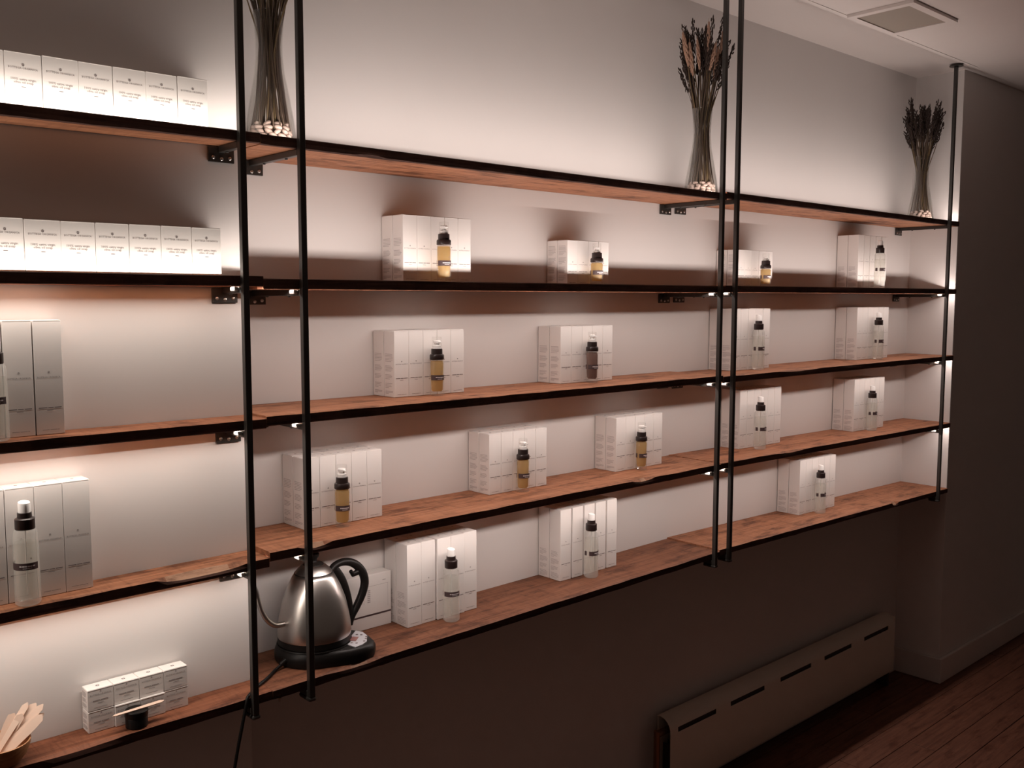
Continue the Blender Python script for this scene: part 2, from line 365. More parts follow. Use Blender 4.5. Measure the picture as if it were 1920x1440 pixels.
# ---------------------------------------------------------------- steel posts
PS = 0.0062; PYC = -0.2080
POSTS = [('post_a', 0.812, 0, WL, 'leftmost black steel post, in front of the jutting wall corner', H + 0.006),
         ('post_b', 0.934, 1, 0.0, 'second black steel post from the left, in front of the kettle', H + 0.006),
         ('post_c', 2.285, 1, 0.0, 'third black steel post, ending the middle bay beside the wheat vase', H + 0.006),
         ('post_d', 2.357, 2, 0.0, 'fourth black steel post, right one of the close pair', H + 0.006),
         ('post_e', 3.784, 2, 0.0, 'rightmost black steel post, beside the alcove end wall', H)]
for nm, px, b, yw, lab, top in POSTS:
    zb5 = ztop(5, b, px) - T
    root = empty('shelf_post', (px, PYC, zb5 - 0.013), lab, 'post', 'black steel posts of the shelf frame')
    inv = Vector((-px, -PYC, -(zb5 - 0.013)))
    def part(name, bm, m, par=root, smooth=None):
        bmesh.ops.translate(bm, verts=bm.verts, vec=inv); return obj(name, bm, m, par, smooth=smooth)
    bm = bmesh.new(); box(bm, (px - PS, PYC - PS, zb5 - 0.013), (px + PS, PYC + PS, top - 0.004), 0.0012); part('upright', bm, STEEL)
    bm = bmesh.new(); lathe(bm, [(0.024, 0), (0.025, 0.001), (0.025, 0.003), (0.022, 0.004)], 24, (px, PYC, top - 0.0042)); part('ceiling_flange', bm, STEEL, smooth=40)
    for s in range(1, 6):
        zb_ = ztop(s, b, px) - T - 0.0006
        bm = bmesh.new(); box(bm, (px - PS, PYC + PS, zb_ - 0.0122), (px + PS, yw - 0.0055, zb_), 0.001)
        if s == 5: box(bm, (px - PS * 1.35, PYC - PS * 1.2, zb_ - 0.0205), (px + PS * 1.35, PYC + PS + 0.030, zb_ - 0.0118), 0.0035)
        part('support_arm', bm, STEEL)
        if s in DOWN:
            cl = boxbm((px - PS - .0095, -.1970, zb_ - .0085), (px - PS - .0006, -.1775, zb_ - .0004), .0022)  # added block, stands in for the white LED glint on the arm
            obj('added_glint_block', cl, GLINT, boards[s, b], smooth=50)
        for yy in (-0.06, -0.15):
            if yy > yw - 0.02: continue
            bm = bmesh.new(); lathe(bm, [(0.0028, 0.0), (0.0032, -0.0012), (0.0022, -0.0024)][::-1], 8, (px, yy, zb_ - 0.0123)); part('set_screw', bm, STEEL, smooth=60)
        bm = bmesh.new(); box(bm, (px - 0.0255, yw - 0.0055, zb_ - 0.030), (px + 0.0255, yw - 0.0006, zb_ - 0.002), 0.0008); pl = part('wall_plate', bm, STEEL)
        for dx in (-0.0165, 0.0, 0.0165):
            bm = bmesh.new(); lathe(bm, [(0.0036, 0), (0.0034, 0.0008), (0.0018, 0.0016), (0.0, 0.0017)], 10)
            bmesh.ops.rotate(bm, verts=bm.verts, cent=(0, 0, 0), matrix=Matrix.Rotation(math.pi / 2, 3, 'X'))
            bmesh.ops.translate(bm, verts=bm.verts, vec=(px + dx, yw - 0.0056, zb_ - 0.0215 - (0.002 if dx == 0 else 0)))
            part('screw', bm, SCREW, pl, smooth=60)

# ---------------------------------------------------------------- cartons
GAP = 0.0007
_protos = {}
def carton_parts(kind, w, d, h):
    """meshes of one carton kind: body, lid flap, front print, side print"""
    key = (kind, round(w, 4), round(d, 4), round(h, 4))
    if key in _protos: return _protos[key]
    rnd = random.Random(len(kind))
    def me(name, bm, m):
        x = bpy.data.meshes.new(name); bm.normal_update(); bm.to_mesh(x); bm.free(); x.materials.append(m); return x
    hw = w / 2 - GAP / 2
    bm = bmesh.new(); box(bm, (-hw, 0, 0), (hw, d - GAP, h - 0.0007), 0.0007)
    body = me('carton', bm, CARD)
    bm = bmesh.new(); box(bm, (-hw + 0.0006, 0.0005, h - 0.0006), (hw - 0.0006, d - GAP - 0.0008, h), 0.0)
    box(bm, (-hw + 0.0012, -0.00025, h - 0.0016), (hw - 0.0012, 0.0006, h - 0.0008))
    lid = me('lid_flap', bm, CARD)
    Y = -.0003; ems, brs, prs = bmesh.new(), bmesh.new(), bmesh.new()
    if kind == 'soap':
        ring_mark(ems, 0, .775 * h, .0021, Y); put_text(brs, 'BOTTEGA ORGANICA', 0, .715 * h, w * .78, Y)
        put_text(prs, '100% extra virgin', 0, .51 * h, w * .66, Y); put_text(prs, 'olive oil soap', 0, .455 * h, w * .52, Y)
        quad(prs, -w * .06, w * .06, .375 * h, .385 * h, Y)
    elif kind == 'jar':
        ring_mark(ems, 0, .87 * h, .0014, Y); put_text(brs, 'BOTTEGA ORGANICA', 0, .74 * h, w * .78, Y)
        for (a, bb, zc, t) in ((-.30, -.02, .46, .016), (0.0, .28, .46, .016), (-.12, .12, .34, .010), (-.26, .24, .13, .008)): quad(prs, a * w, bb * w, (zc - t) * h, (zc + t) * h, Y)
    else:
        e, br, na = {'serum': (.535, .50, .285), 'cream': (.50, .45, .29), 'mist': (.545, .503, .235)}[kind]
        ring_mark(ems, 0, e * h + .0006, .0015, Y); put_text(brs, 'BOTTEGA ORGANICA', 0, br * h, w * .80, Y)
        for (a, bb) in ((-.40, -.10), (-.07, .12), (.15, .40)): quad(prs, a * w, bb * w, na * h - .0007, na * h + .0007, Y)
        quad(prs, -w * .11, w * .11, na * h - .0047, na * h - .0040, Y)
        for (a, bb) in ((-.30, -.05), (-.02, .22), (.24, .30)): quad(prs, a * w, bb * w, .04 * h - .0003, .04 * h + .0003, Y)
    fp = (me('emblem', ems, INK), me('brand_lettering', brs, INK), me('product_lettering', prs, INK))
    bm = bmesh.new()
    blocks = {'serum': [(.66, .53, 6), (.48, .385, 5), (.345, .265, 4), (.215, .13, 4), (.095, .045, 3)], 'cream': [(.88, .66, 8), (.61, .45, 6), (.40, .25, 6), (.20, .08, 5)],
              'mist': [(.41, .32, 5), (.30, .22, 5), (.195, .13, 4), (.105, .02, 5)], 'soap': [(.6, .4, 5)], 'jar': [(.86, .62, 5), (.55, .36, 4), (.3, .12, 4)]}[kind]
    for (za, zb_, nl) in blocks:
        for k in range(nl):
            z = (za + (zb_ - za) * (k + .5) / nl) * h; th = min(.00055, abs(za - zb_) * h / nl * .32)
            L = rnd.uniform(.55, .74) if k < nl - 1 else rnd.uniform(.25, .6)
            X = -hw - .0003
            # lines of small print start at the back edge of the panel (their left)
            ya, yb_ = d * .86, d * (.86 - L)
            bm.faces.new([bm.verts.new(p) for p in ((X, ya, z - th), (X, yb_, z - th), (X, yb_, z + th), (X, ya, z + th))])
    sp = me('side_print', bm, INKL)
    bm = bmesh.new(); ring_mark(bm, 0, (d - GAP) / 2, .0034 if kind == 'jar' else .0026, n=12, horizontal=True, z=h + .00025)
    tm = me('emblem', bm, INK)
    _protos[key] = (body, lid, fp, sp, tm); return _protos[key]
def carton(kind, w, d, h, loc, label, group, rz=0.0, side=False, cat='carton', name='carton'):
    body, lid, fp, sp, tm = carton_parts(kind, w, d, h)
    r = link_obj(name, body, None, loc); r.rotation_euler = (0, 0, rz); tag(r, label, cat, group)
    link_obj('lid_flap', lid, r); link_obj('emblem', tm, r)
    for m_ in fp: link_obj(m_.name.split('.')[0], m_, r)
    if side: link_obj('side_print', sp, r)
    for c_ in r.children:
        if c_.name.split('.')[0] in ('product_lettering', 'brand_lettering', 'side_print'): c_['kind'] = 'stuff'
    return r
def rowname(i, n): return ORD[i]
# name, shelf, bay, x0, x1, front y, kind, height, count, front set-backs, back row count, words for the group
GROUPS = [('middle bay second shelf, taller set', 2, 1, 1.256, 1.454, -.086, 'serum', .150, 5, 3),
          ('middle bay second shelf, shorter set', 2, 1, 1.788, 1.949, -.079, 'cream', .1155, 4, 3),
          ('right bay second shelf, short set', 2, 2, 2.548, 2.746, -.083, 'cream', .1155, 5, 3),
          ('right bay second shelf, tall set', 2, 2, 3.302, 3.520, -.088, 'mist', .195, 5, 3),
          ('middle bay third shelf, left-hand set', 3, 1, 1.229, 1.431, -.087, 'serum', .150, 5, 5),
          ('middle bay third shelf, right-hand set', 3, 1, 1.756, 1.959, -.088, 'serum', .150, 5, 5),
          ('right bay third shelf, left-hand set', 3, 2, 2.517, 2.722, -.095, 'mist', .195, 5, 5),
          ('right bay third shelf, set near the end wall', 3, 2, 3.307, 3.550, -.090, 'mist', .195, 6, 6),
          ('middle bay fourth shelf, set above the kettle', 4, 1, 0.991, 1.189, -.092, 'serum', .152, 5, 5),
          ('middle bay fourth shelf, centre set', 4, 1, 1.513, 1.711, -.084, 'serum', .152, 5, 5),
          ('middle bay fourth shelf, right-hand set', 4, 1, 1.983, 2.186, -.084, 'serum', .152, 5, 5),
          ('right bay fourth shelf, set behind the posts', 4, 2, 2.592, 2.833, -.075, 'mist', .193, 6, 6),
          ('right bay fourth shelf, set near the end wall', 4, 2, 3.305, 3.538, -.090, 'mist', .195, 6, 6),
          ('middle bay bottom shelf, set beside the kettle', 5, 1, 1.251, 1.460, -.098, 'mist', .195, 5, 5),
          ('middle bay bottom shelf, right-hand set', 5, 1, 1.760, 1.985, -.088, 'mist', .193, 5, 5),
          ('right bay bottom shelf set', 5, 2, 2.940, 3.183, -.091, 'mist', .193, 6, 6)]
rj = random.Random(3)
for gi, (wds, s, b, x0, x1, yf, kind, h, n, nb) in enumerate(GROUPS):
    w = min((x1 - x0) / n, 0.0412); extra = (x1 - x0) - n * w; dep = min((-yf - .004) / 2, .0455)
    g = f'cartons on {wds}'
    x = x0; gap_at = 2 if extra > .001 else -1
    for i in range(n):
        if i == gap_at and gi in (13,): x += extra
        elif extra > .001 and i > 0 and gi not in (13,): x += extra / (n - 1)
        cx = x + w / 2; x += w
        z = ztop(s, b, cx) + .0006
        carton(kind, w, dep, h, (cx, yf + rj.uniform(0, .0006) + (-.003 if gi == 13 and i in (2, 3) else 0), z), f'{ORD[i]} white carton from left, front row, {wds}', g, side=(i == 0))
        if i < nb:
            carton(kind, w, dep, h, (cx, yf + dep + .0014 + rj.uniform(0, .0006), z), f'{ORD[i]} white carton from left, back row, {wds}', g, side=(i == 0))
# soap boxes, top and second shelf of the left bay
for s, xr, hgt, word in ((1, .770, .088, 'top'), (2, .788, .0855, 'second')):
    for i in range(9):
        w = .0560; cx = xr - w * (i + .5); z = ztop(s, 0, cx) + .0006
        carton('soap', w, .040, hgt + rj.uniform(-.0006, .0008), (cx + rj.uniform(-.0004, .0004), -.1635 + rj.uniform(-.0005, .0005), z),
               f'white soap box, {ORD[i] if i < 8 else "ninth"} from right, row on the left bay {word} shelf', f'soap boxes on the left bay {word} shelf', rz=0, side=False)
# tall boxes in the left bay
for s, xs, hgt in ((3, [.4585, .4125, .3665, .3205], .190), (4, [.494, .4495, .405, .360], .190)):
    for i, xl in enumerate(xs):
        w = .0445; cx = xl + w / 2; z = ztop(s, 0, cx) + .0006
        carton('mist', w, .041, hgt, (cx, -.163, z), f'tall white carton, {ORD[i]} from the right, left bay {SHELF[s]} shelf', f'tall cartons on the left bay {SHELF[s]} shelf')
# small jar boxes, two high
for lev in (0, 1):
    for i in range(4):
        w = .0452; cx = .5235 + w * (i + .5); z = ztop(5, 0, cx) + .0006 + lev * .0392
        fwd = -.004 if (lev == 0 and i in (1, 2)) else 0
        carton('jar', w, .031, .0385, (cx, -.154 + fwd, z), f'small white jar box, {ORD[i]} from left, {"upper" if lev else "lower"} layer, left bay bottom shelf', 'stacked small jar boxes', side=(i == 0))

# ---------------------------------------------------------------- bottles
def mesh_of(bm, m, name, smooth=40):
    me = bpy.data.meshes.new(name); bm.normal_update(); bm.to_mesh(me); bm.free(); me.materials.append(m)
    me.shade_smooth(); me.set_sharp_from_angle(angle=math.radians(smooth)); return me
def L_(prof, m, name, n=28, cap0=True, cap1=True, smooth=40):
    bm = bmesh.new(); lathe(bm, prof, n, cap0=cap0, cap1=cap1); return mesh_of(bm, m, name, smooth)
def band(R, z0, z1, a0, a1, m, name, n=14):
    bm = bmesh.new(); P = []
    for k in range(n + 1):
        a = a0 + (a1 - a0) * k / n; P.append((bm.verts.new((R * math.cos(a), R * math.sin(a), z0)), bm.verts.new((R * math.cos(a), R * math.sin(a), z1))))
    for A, B in zip(P, P[1:]): bm.faces.new((A[0], B[0], B[1], A[1]))
    return mesh_of(bm, m, name)
FA = -math.pi / 2 - 0.45                                   # labels face the camera side
def label_lines(R, z0, z1, ca):
    bm = bmesh.new()
    for (zc, hw, th) in (((z0 * .45 + z1 * .55), .62, .0011), ((z0 * .75 + z1 * .25), .36, .0006)):
        for k in range(6):
            a = ca - hw + 2 * hw * k / 6; bb = a + 2 * hw / 6 * (.9 if k % 2 else .8)
            bm.faces.new([bm.verts.new((R * math.cos(q), R * math.sin(q), zz)) for q, zz in ((a, zc - th), (bb, zc - th), (bb, zc + th), (a, zc + th))])
    return mesh_of(bm, INKW, 'label_lettering')
def bottle_set(kind):
    if kind in ('serum', 'brown'):
        R = .0162; liq = AMBER if kind == 'serum' else BROWNL
        P = {'glass_body': L_([(.0, .0012), (R - .002, .0), (R, .002), (R, .079), (R - .001, .0815), (R - .003, .0825)], AMBERG, 'glass_body'),
             'serum': L_([(.0, .0095), (.0105, .0100), (.0130, .013), (.0140, .040), (.0148, .074), (.0135, .080), (.0, .0805)], liq, 'serum'),
             'collar': L_([(.0158, .0830), (.0166, .0840), (.0166, .0925), (.0155, .0950), (.0132, .0957), (.0130, .1075), (.0122, .1082), (.0, .1082)], BROWNC, 'collar')}
        bm = bmesh.new(); lathe(bm, [(.0098, .1083), (.0098, .1150), (.0088, .1158), (.0060, .1160), (.0060, .1200), (.0085, .1205), (.0088, .1255), (.0075, .1270), (.0, .1272)], 20)
        box(bm, (-.002, -.0155, .1215), (.002, -.006, .1250), .0008)
        P['pump_head'] = mesh_of(bm, WHITEP, 'pump_head')
        P['clear_cap'] = L_([(.0112, .1084), (.0112, .1335), (.0104, .1350), (.0, .1352)], CAPG, 'clear_cap', cap0=False)
        z0, z1 = .036, .048
    elif kind == 'short':
        R = .0168
        P = {'glass_body': L_([(.0, .0012), (R - .002, .0), (R, .002), (R, .055), (R - .003, .0575)], AMBERG, 'glass_body'),
             'serum': L_([(.0, .0085), (.0115, .0090), (.0140, .012), (.0148, .030), (.0154, .052), (.014, .0560), (.0, .0562)], AMBER, 'serum'),
             'collar': L_([(.0163, .0580), (.0171, .0590), (.0171, .0665), (.0160, .0690), (.0137, .0697), (.0134, .0825), (.0126, .0832), (.0, .0832)], BROWNC, 'collar')}
        bm = bmesh.new(); lathe(bm, [(.0095, .0833), (.0095, .0885), (.0060, .0892), (.0060, .0925), (.0085, .0930), (.0086, .0975), (.0, .0985)], 20)
        P['pump_head'] = mesh_of(bm, WHITEP, 'pump_head')
        P['clear_cap'] = L_([(.0114, .0834), (.0114, .1065), (.0104, .1080), (.0, .1082)], CAPG, 'clear_cap', cap0=False)
        z0, z1 = .025, .0365
    else:
        R = .0195
        P = {'glass_body': L_([(.0, .0015), (R - .003, .0), (R, .003), (R, .030), (R - .0004, .100), (R - .0012, .118), (R - .003, .1232), (R - .006, .1248)], FROST, 'glass_body'),
             'lotion': L_([(.0, .0085), (.0155, .0092), (R - .0022, .013), (R - .0024, .100), (R - .0026, .104), (.0, .1042)], WATER, 'lotion'),
             'collar': L_([(.0146, .1250), (.0152, .1262), (.0152, .1420), (.0140, .1432), (.0112, .1438), (.0108, .1520), (.0, .1522)], BROWNC, 'collar')}
        bm = bmesh.new(); lathe(bm, [(.0094, .1523), (.0094, .1660), (.0088, .1690), (.0060, .1702), (.0, .1704)], 20, fn=lambda p, a: Vector((p.x, p.y, p.z + (p.y * .18 if p.z > .164 else 0))))
        P['spray_nozzle'] = mesh_of(bm, WHITEP, 'spray_nozzle')
        z0, z1 = .0605, .0720
        P['dip_tube'] = L_([(.0012, .016), (.0012, .1245)], WHITEP, 'dip_tube', 6)
    Rl = R + .00035
    P['label_band'] = band(Rl, z0, z1, FA - 1.15, FA + 1.15, INKV, 'label_band')
    P['label_end'] = band(Rl, z0, z1, FA - 1.95, FA - 1.50, INKV, 'label_end', 6)
    P['label_lettering'] = label_lines(Rl + .0002, z0, z1, FA + .25)
    bm = bmesh.new(); a = FA + .55
    for k in range(8):
        q0, q1 = 2 * math.pi * k / 8, 2 * math.pi * (k + 1) / 8
        bm.faces.new([bm.verts.new((Rl * math.cos(a + rr * math.cos(q) / Rl), Rl * math.sin(a + rr * math.cos(q) / Rl), z1 + .0075 + rr * math.sin(q))) for rr, q in ((.0014, q0), (.0014, q1), (.0006, q1), (.0006, q0))])
    P['emblem'] = mesh_of(bm, INK, 'emblem')
    return P
SETS = {k: bottle_set(k) for k in ('serum', 'brown', 'short', 'mist')}
def bottle(kind, x, y, s, b, label, rz=0.0, hs=1.0):
    r = empty('pump_bottle' if kind != 'mist' else 'spray_bottle', (x, y, ztop(s, b, x) + .0006), label, 'bottle', 'display bottles on the shelves')
    r.rotation_euler = (0, 0, rz); r.scale = (1, 1, hs)
    for nm, me in SETS[kind].items(): link_obj(nm, me, r)
    return r
BT = [('serum', 1.344, -.122, 2, 1, 'amber pump bottle with clear cap, middle bay second shelf', 0.0, 1.0), ('short', 1.868, -.110, 2, 1, 'short amber pump bottle, middle bay second shelf', 0.1, 1.0),
      ('short', 2.644, -.124, 2, 2, 'short amber pump bottle, right bay second shelf', 0.2, .97), ('mist', 3.380, -.132, 2, 2, 'clear spray bottle, right bay second shelf', 0.5, 1.03),
      ('serum', 1.333, -.108, 3, 1, 'amber pump bottle, middle bay third shelf, left of the brown one', 0.0, 1.0), ('brown', 1.855, -.108, 3, 1, 'brown-filled pump bottle, middle bay third shelf', 0.1, 1.0),
      ('mist', 2.622, -.118, 3, 2, 'clear spray bottle, right bay third shelf, beside the posts', .6, 1.03), ('mist', 3.425, -.114, 3, 2, 'clear spray bottle, right bay third shelf, near the end wall', .6, 1.03),
      ('serum', 1.070, -.116, 4, 1, 'amber pump bottle on the fourth shelf, above the kettle', 0.0, .99), ('serum', 1.607, -.105, 4, 1, 'amber pump bottle, middle bay fourth shelf, centre one of three', 0.1, 1.0),
      ('serum', 2.067, -.105, 4, 1, 'amber pump bottle, middle bay fourth shelf, rightmost of three', .35, 1.0), ('mist', 2.652, -.113, 4, 2, 'clear spray bottle, right bay fourth shelf, beside the posts', .6, 1.01),
      ('mist', 3.400, -.112, 4, 2, 'clear spray bottle, right bay fourth shelf, near the end wall', .7, .99), ('mist', 1.360, -.123, 5, 1, 'clear spray bottle on the bottom shelf, beside the kettle', 0.0, 1.02),
      ('mist', 1.854, -.112, 5, 1, 'clear spray bottle, middle bay bottom shelf, right-hand one', .5, 1.03), ('mist', 3.038, -.115, 5, 2, 'clear spray bottle, right bay bottom shelf', .6, 1.01),
      ('mist', .4285, -.184, 4, 0, 'large clear spray bottle, left bay fourth shelf', .0, 1.0), ('mist', .393, -.184, 3, 0, 'clear spray bottle cut by the picture edge, left bay third shelf', .0, .98)]
for t in BT: bottle(*t)

# ---------------------------------------------------------------- vases with dried stalks and pebbles
def stem_mesh(i, tan=False):
    rd = random.Random(100 + i); bm = bmesh.new()
    rb = rd.choice((rd.uniform(.012, .030), rd.uniform(.030, .0445))); rn = rb * .47 ; rt = rd.uniform(.012, .066); top = rd.uniform(.31, .42); tw = rd.uniform(1.6, 3.0) * rd.choice((-1, 1))
    P = []
    for k in range(9):
        z = .024 + (top - .024) * k / 8; u = k / 8
        zn = .185
        if z < zn: q = z / zn; r = rb + (rn - rb) * (1 - (1 - q) ** 1.35)
        else: q = (z - zn) / (top - zn); r = rn + (rt - rn) * q ** 1.25
        r = min(r, .0215 + max(0, (z - .20)) * .35) if z > .15 else r
        a = tw * u ** .9 * .40
        P.append((r * math.cos(a), r * math.sin(a), z))
    tube(bm, P, [.0016] * 8 + [.0011], 5)
    me = bpy.data.meshes.new('dried_stalk'); bm.to_mesh(me); bm.free(); me.materials.append(STALK2 if tan else STALK); me.shade_smooth()
    return me, Vector(P[-1]), (Vector(P[-1]) - Vector(P[-2])).normalized()
def ear_mesh(kind, i):
    rd = random.Random(400 + i); bm = bmesh.new()
    if kind == 'wheat':
        L = rd.uniform(.065, .085); n = 9
        for k in range(n):
            z = L * k / n; w = .0037 * math.sin(math.pi * (k + 1.2) / (n + 1.6)) + .0012
            for sgn in (0, 1, 2):
                a = sgn * 2 * math.pi / 3 + k * 1.05
                c = Vector((w * .75 * math.cos(a), w * .75 * math.sin(a), z))
                r_ = bmesh.ops.create_icosphere(bm, subdivisions=1, radius=1)['verts']
                bmesh.ops.scale(bm, verts=r_, vec=(w * .62, w * .62, L / n * .95)); bmesh.ops.translate(bm, verts=r_, vec=c + Vector((0, 0, L / n * .6)))
        tube(bm, [(0, 0, L), (.001, .001, L + .012)], .0006, 4); m = EAR
    else:
        L = rd.uniform(.07, .12); n = 24
        tube(bm, [(0, 0, 0), (.002, 0, L * .5), (.003, .002, L)], .0008, 4)
        for k in range(n):
            z = L * (k + .5) / n; a = k * 2.4 + rd.random(); rr = rd.uniform(.001, .0062)
            r_ = bmesh.ops.create_icosphere(bm, subdivisions=1, radius=1)['verts']
            bmesh.ops.scale(bm, verts=r_, vec=(rd.uniform(.0014, .0026), rd.uniform(.0014, .0026), rd.uniform(.0060, .0110)))
            bmesh.ops.rotate(bm, verts=r_, cent=(0, 0, 0), matrix=Matrix.Rotation(rd.uniform(-.5, .5), 3, 'X'))
            bmesh.ops.translate(bm, verts=r_, vec=(rr * math.cos(a), rr * math.sin(a), z))
        m = SEED
    me = bpy.data.meshes.new('seed_head'); bm.to_mesh(me); bm.free(); me.materials.append(m); me.shade_smooth(); return me
STEMS = [stem_mesh(i, i % 5 == 0) for i in range(22)]
HEADS = [ear_mesh('seed', i) for i in range(6)]; WHEAT = [ear_mesh('wheat', i) for i in range(3)]
pebs = []
for i in range(4):
    rd = random.Random(50 + i); bm = bmesh.new(); bmesh.ops.create_icosphere(bm, subdivisions=2, radius=1)
    for v in bm.verts: v.co *= 1 + .14 * noise.noise(v.co * 1.3 + Vector((i * 5, 0, 0)))
    bmesh.ops.scale(bm, verts=bm.verts, vec=(.0088, .0062, .0050)); pebs.append(mesh_of(bm, PEB, 'pebble', 180))
VP = [(.0480, .0), (.0502, .002), (.0500, .010), (.0455, .045), (.0375, .090), (.0290, .135), (.0258, .170), (.0258, .195), (.0285, .235), (.0302, .250)]
VIN = [(r - .0016, z) for r, z in VP[2:]][::-1]
for vi, (vx, vy, b, words, scale) in enumerate([(0.926, -.105, 1, 'left', 1.0), (2.318, -.108, 1, 'middle', 1.0), (3.752, -.105, 2, 'right', 1.02)]):
    z0 = ztop(1, b if vi != 1 else 1, vx) + .0008
    bm = bmesh.new(); lathe(bm, VP + [(.0294, .2508)] + VIN + [(.0470, .005), (.0, .0045)], 36, cap1=False)
    vz = obj('glass_vase', bm, GLASS, loc=(vx, vy, z0), smooth=50)
    tag(vz, ['waisted clear glass vase of dried stalks, between the first two steel posts', 'waisted clear glass vase of wheat ears, beside the close pair of posts', 'waisted clear glass vase of dark dried stalks, near the end wall'][vi], 'vase', 'glass vases on the top shelf')
    rd = random.Random(900 + vi)
    layers = [(.0080, [(.000, 1), (.018, 6), (.0375, 13)]), (.0165, [(.012, 4), (.0355, 13)]), (.0245, [(.022, 6), (.0345, 11)]), (.0315, [(.004, 2), (.0310, 9)])]
    for zz, rings in layers:
        for (rr, n) in rings:
            off = rd.random() * 6
            for k in range(n):
                a = off + 2 * math.pi * k / n
                p = link_obj('pebble', pebs[rd.randrange(4)], None, (vx + rr * math.cos(a), vy + rr * math.sin(a), z0 + .0045 + zz - .0035 + rd.uniform(0, .002)))
                p.rotation_euler = (rd.uniform(-.6, .6), rd.uniform(-.6, .6), a + math.pi / 2 + rd.uniform(-.5, .5))
                tag(p, f'pale pebble in the foot of the {words} glass vase', 'pebble', f'pebbles in the {words} glass vase')
    ns = [66, 62, 62][vi]
    spin = [2 * math.pi * (k * .381966) + rd.uniform(-.2, .2) for k in range(ns)]
    front = lambda k: (Matrix.Rotation(spin[k], 3, 'Z') @ STEMS[k % len(STEMS)][1]).dot(Vector((-.72, -.69, 0)))      # how far towards the room the tip leans
    ears = set(sorted(range(ns), key=front)[-18::2]) if vi == 1 else set()
    for k in range(ns):
        me, tip, d = STEMS[k % len(STEMS)]
        a = spin[k]
        sz = rd.uniform(.92, 1.04)
        st = link_obj('dried_stalk', me, None, (vx, vy, z0 + .001)); st.rotation_euler = (0, 0, a); st.scale = (1, 1, sz)
        wheat = k in ears
        if wheat: sz *= 1.07
        if vi == 2: sz *= .94
        st.scale = (1, 1, sz); tan = k % len(STEMS) % 5 == 0
        tag(st, f'pale wheat stalk with a full ear in the middle glass vase' if wheat else f'thin {"tan" if tan else "dark"} dried stalk standing in the {words} glass vase', 'stalk', f'{"wheat" if wheat else "dried"} stalks in the {words} glass vase')
        hd = link_obj('wheat_ear' if wheat else 'seed_head', WHEAT[k % 3] if wheat else HEADS[k % 6], st, tip - d * .004)
        hd.rotation_mode = 'QUATERNION'; hd.rotation_quaternion = d.to_track_quat('Z', 'Y')

# ---------------------------------------------------------------- kettle on its heating base
KX, KY = 1.011, -.092; KZ = ztop(5, 1, KX) + .0006
kt = empty('electric_kettle', (KX, KY, KZ), 'brushed steel gooseneck electric kettle on a black control base', 'kettle')
def kp(name, bm, m, par=None, smooth=40): return obj(name, bm, m, par or kt, smooth=smooth)
bm = bmesh.new(); lathe(bm, [(.0735, .0470), (.0770, .0475), (.0778, .052), (.0768, .070), (.0735, .092), (.0670, .122), (.0570, .150), (.0450, .1735), (.0410, .1800)], 48); kp('body', bm, BRUSHED, smooth=60)
bm = bmesh.new(); lathe(bm, [(.0402, .1801), (.0408, .1812), (.0400, .1822)], 40); kp('lid_seam', bm, BLACK)
bm = bmesh.new(); lathe(bm, [(.0396, .1823), (.0330, .1905), (.0270, .1960), (.0225, .1985)], 40); ld_ = kp('lid', bm, BRUSHED, smooth=60)
bm = bmesh.new(); lathe(bm, [(.0222, .1986), (.0205, .2010), (.0090, .2035), (.0075, .2060), (.0085, .2110), (.0125, .2160), (.0130, .2210), (.0110, .2245), (.0, .2255)], 24); kp('lid_knob', bm, BLACK, ld_, 60)
bm = bmesh.new(); lathe(bm, [(.0745, .0335), (.0775, .0350), (.0772, .0465), (.0730, .0468)], 40); kp('lower_ring', bm, BLACK, smooth=60)
# base: round under the kettle with a lobe that carries the controls
bm = bmesh.new(); pts = []
lob = [(.030, -.1005), (.060, -.1005), (.086, -.094), (.106, -.070), (.113, -.040), (.111, -.010), (.099, .012), (.082, .030)]
for k in range(40):
    a = 2 * math.pi * k / 40
    pts.append((.083 * math.cos(a), .083 * math.sin(a)))
from mathutils.geometry import convex_hull_2d
allp = [Vector(p) for p in pts + lob]; hull = [allp[i] for i in convex_hull_2d(allp)]
rings = []
for (sc_, z) in ((1.0, .0), (1.02, .004), (1.02, .016), (.99, .024), (.93, .030)):
    rings.append([bm.verts.new((p.x * sc_, max(p.y * sc_, -.1005), z)) for p in hull])
for A, B in zip(rings, rings[1:]):
    for i in range(len(hull)): bm.faces.new((A[i], A[(i + 1) % len(hull)], B[(i + 1) % len(hull)], B[i]))
bm.faces.new(list(reversed(rings[0]))); bm.faces.new(rings[-1]); bmesh.ops.recalc_face_normals(bm, faces=bm.faces[:])
base = kp('heating_base', bm, BLACK, smooth=50)
bm = bmesh.new(); lathe(bm, [(.0790, .0302), (.0800, .0308), (.0790, .0330), (.0, .0332)], 40); kp('contact_plate', bm, BLACK, base)
pn = [(.037, -.062), (.097, -.010), (.104, -.026), (.099, -.052), (.080, -.080), (.060, -.091), (.043, -.094)]
def pz(x, y): return .0315
bm = bmesh.new(); lo = [bm.verts.new((x, y, pz(x, y) - .0012)) for x, y in pn]; hi = [bm.verts.new((x, y, pz(x, y) + .0008)) for x, y in pn]
bm.faces.new(hi); bm.faces.new(list(reversed(lo)))
for i in range(len(pn)): bm.faces.new((lo[i], lo[(i + 1) % len(pn)], hi[(i + 1) % len(pn)], hi[i]))
bmesh.ops.recalc_face_normals(bm, faces=bm.faces[:]); cp = kp('control_panel', bm, PANEL, base, 30); cp['label'] = 'grey control panel with red display'
cp.parent = kt
R45 = Matrix.Rotation(math.radians(42), 3, 'Z')
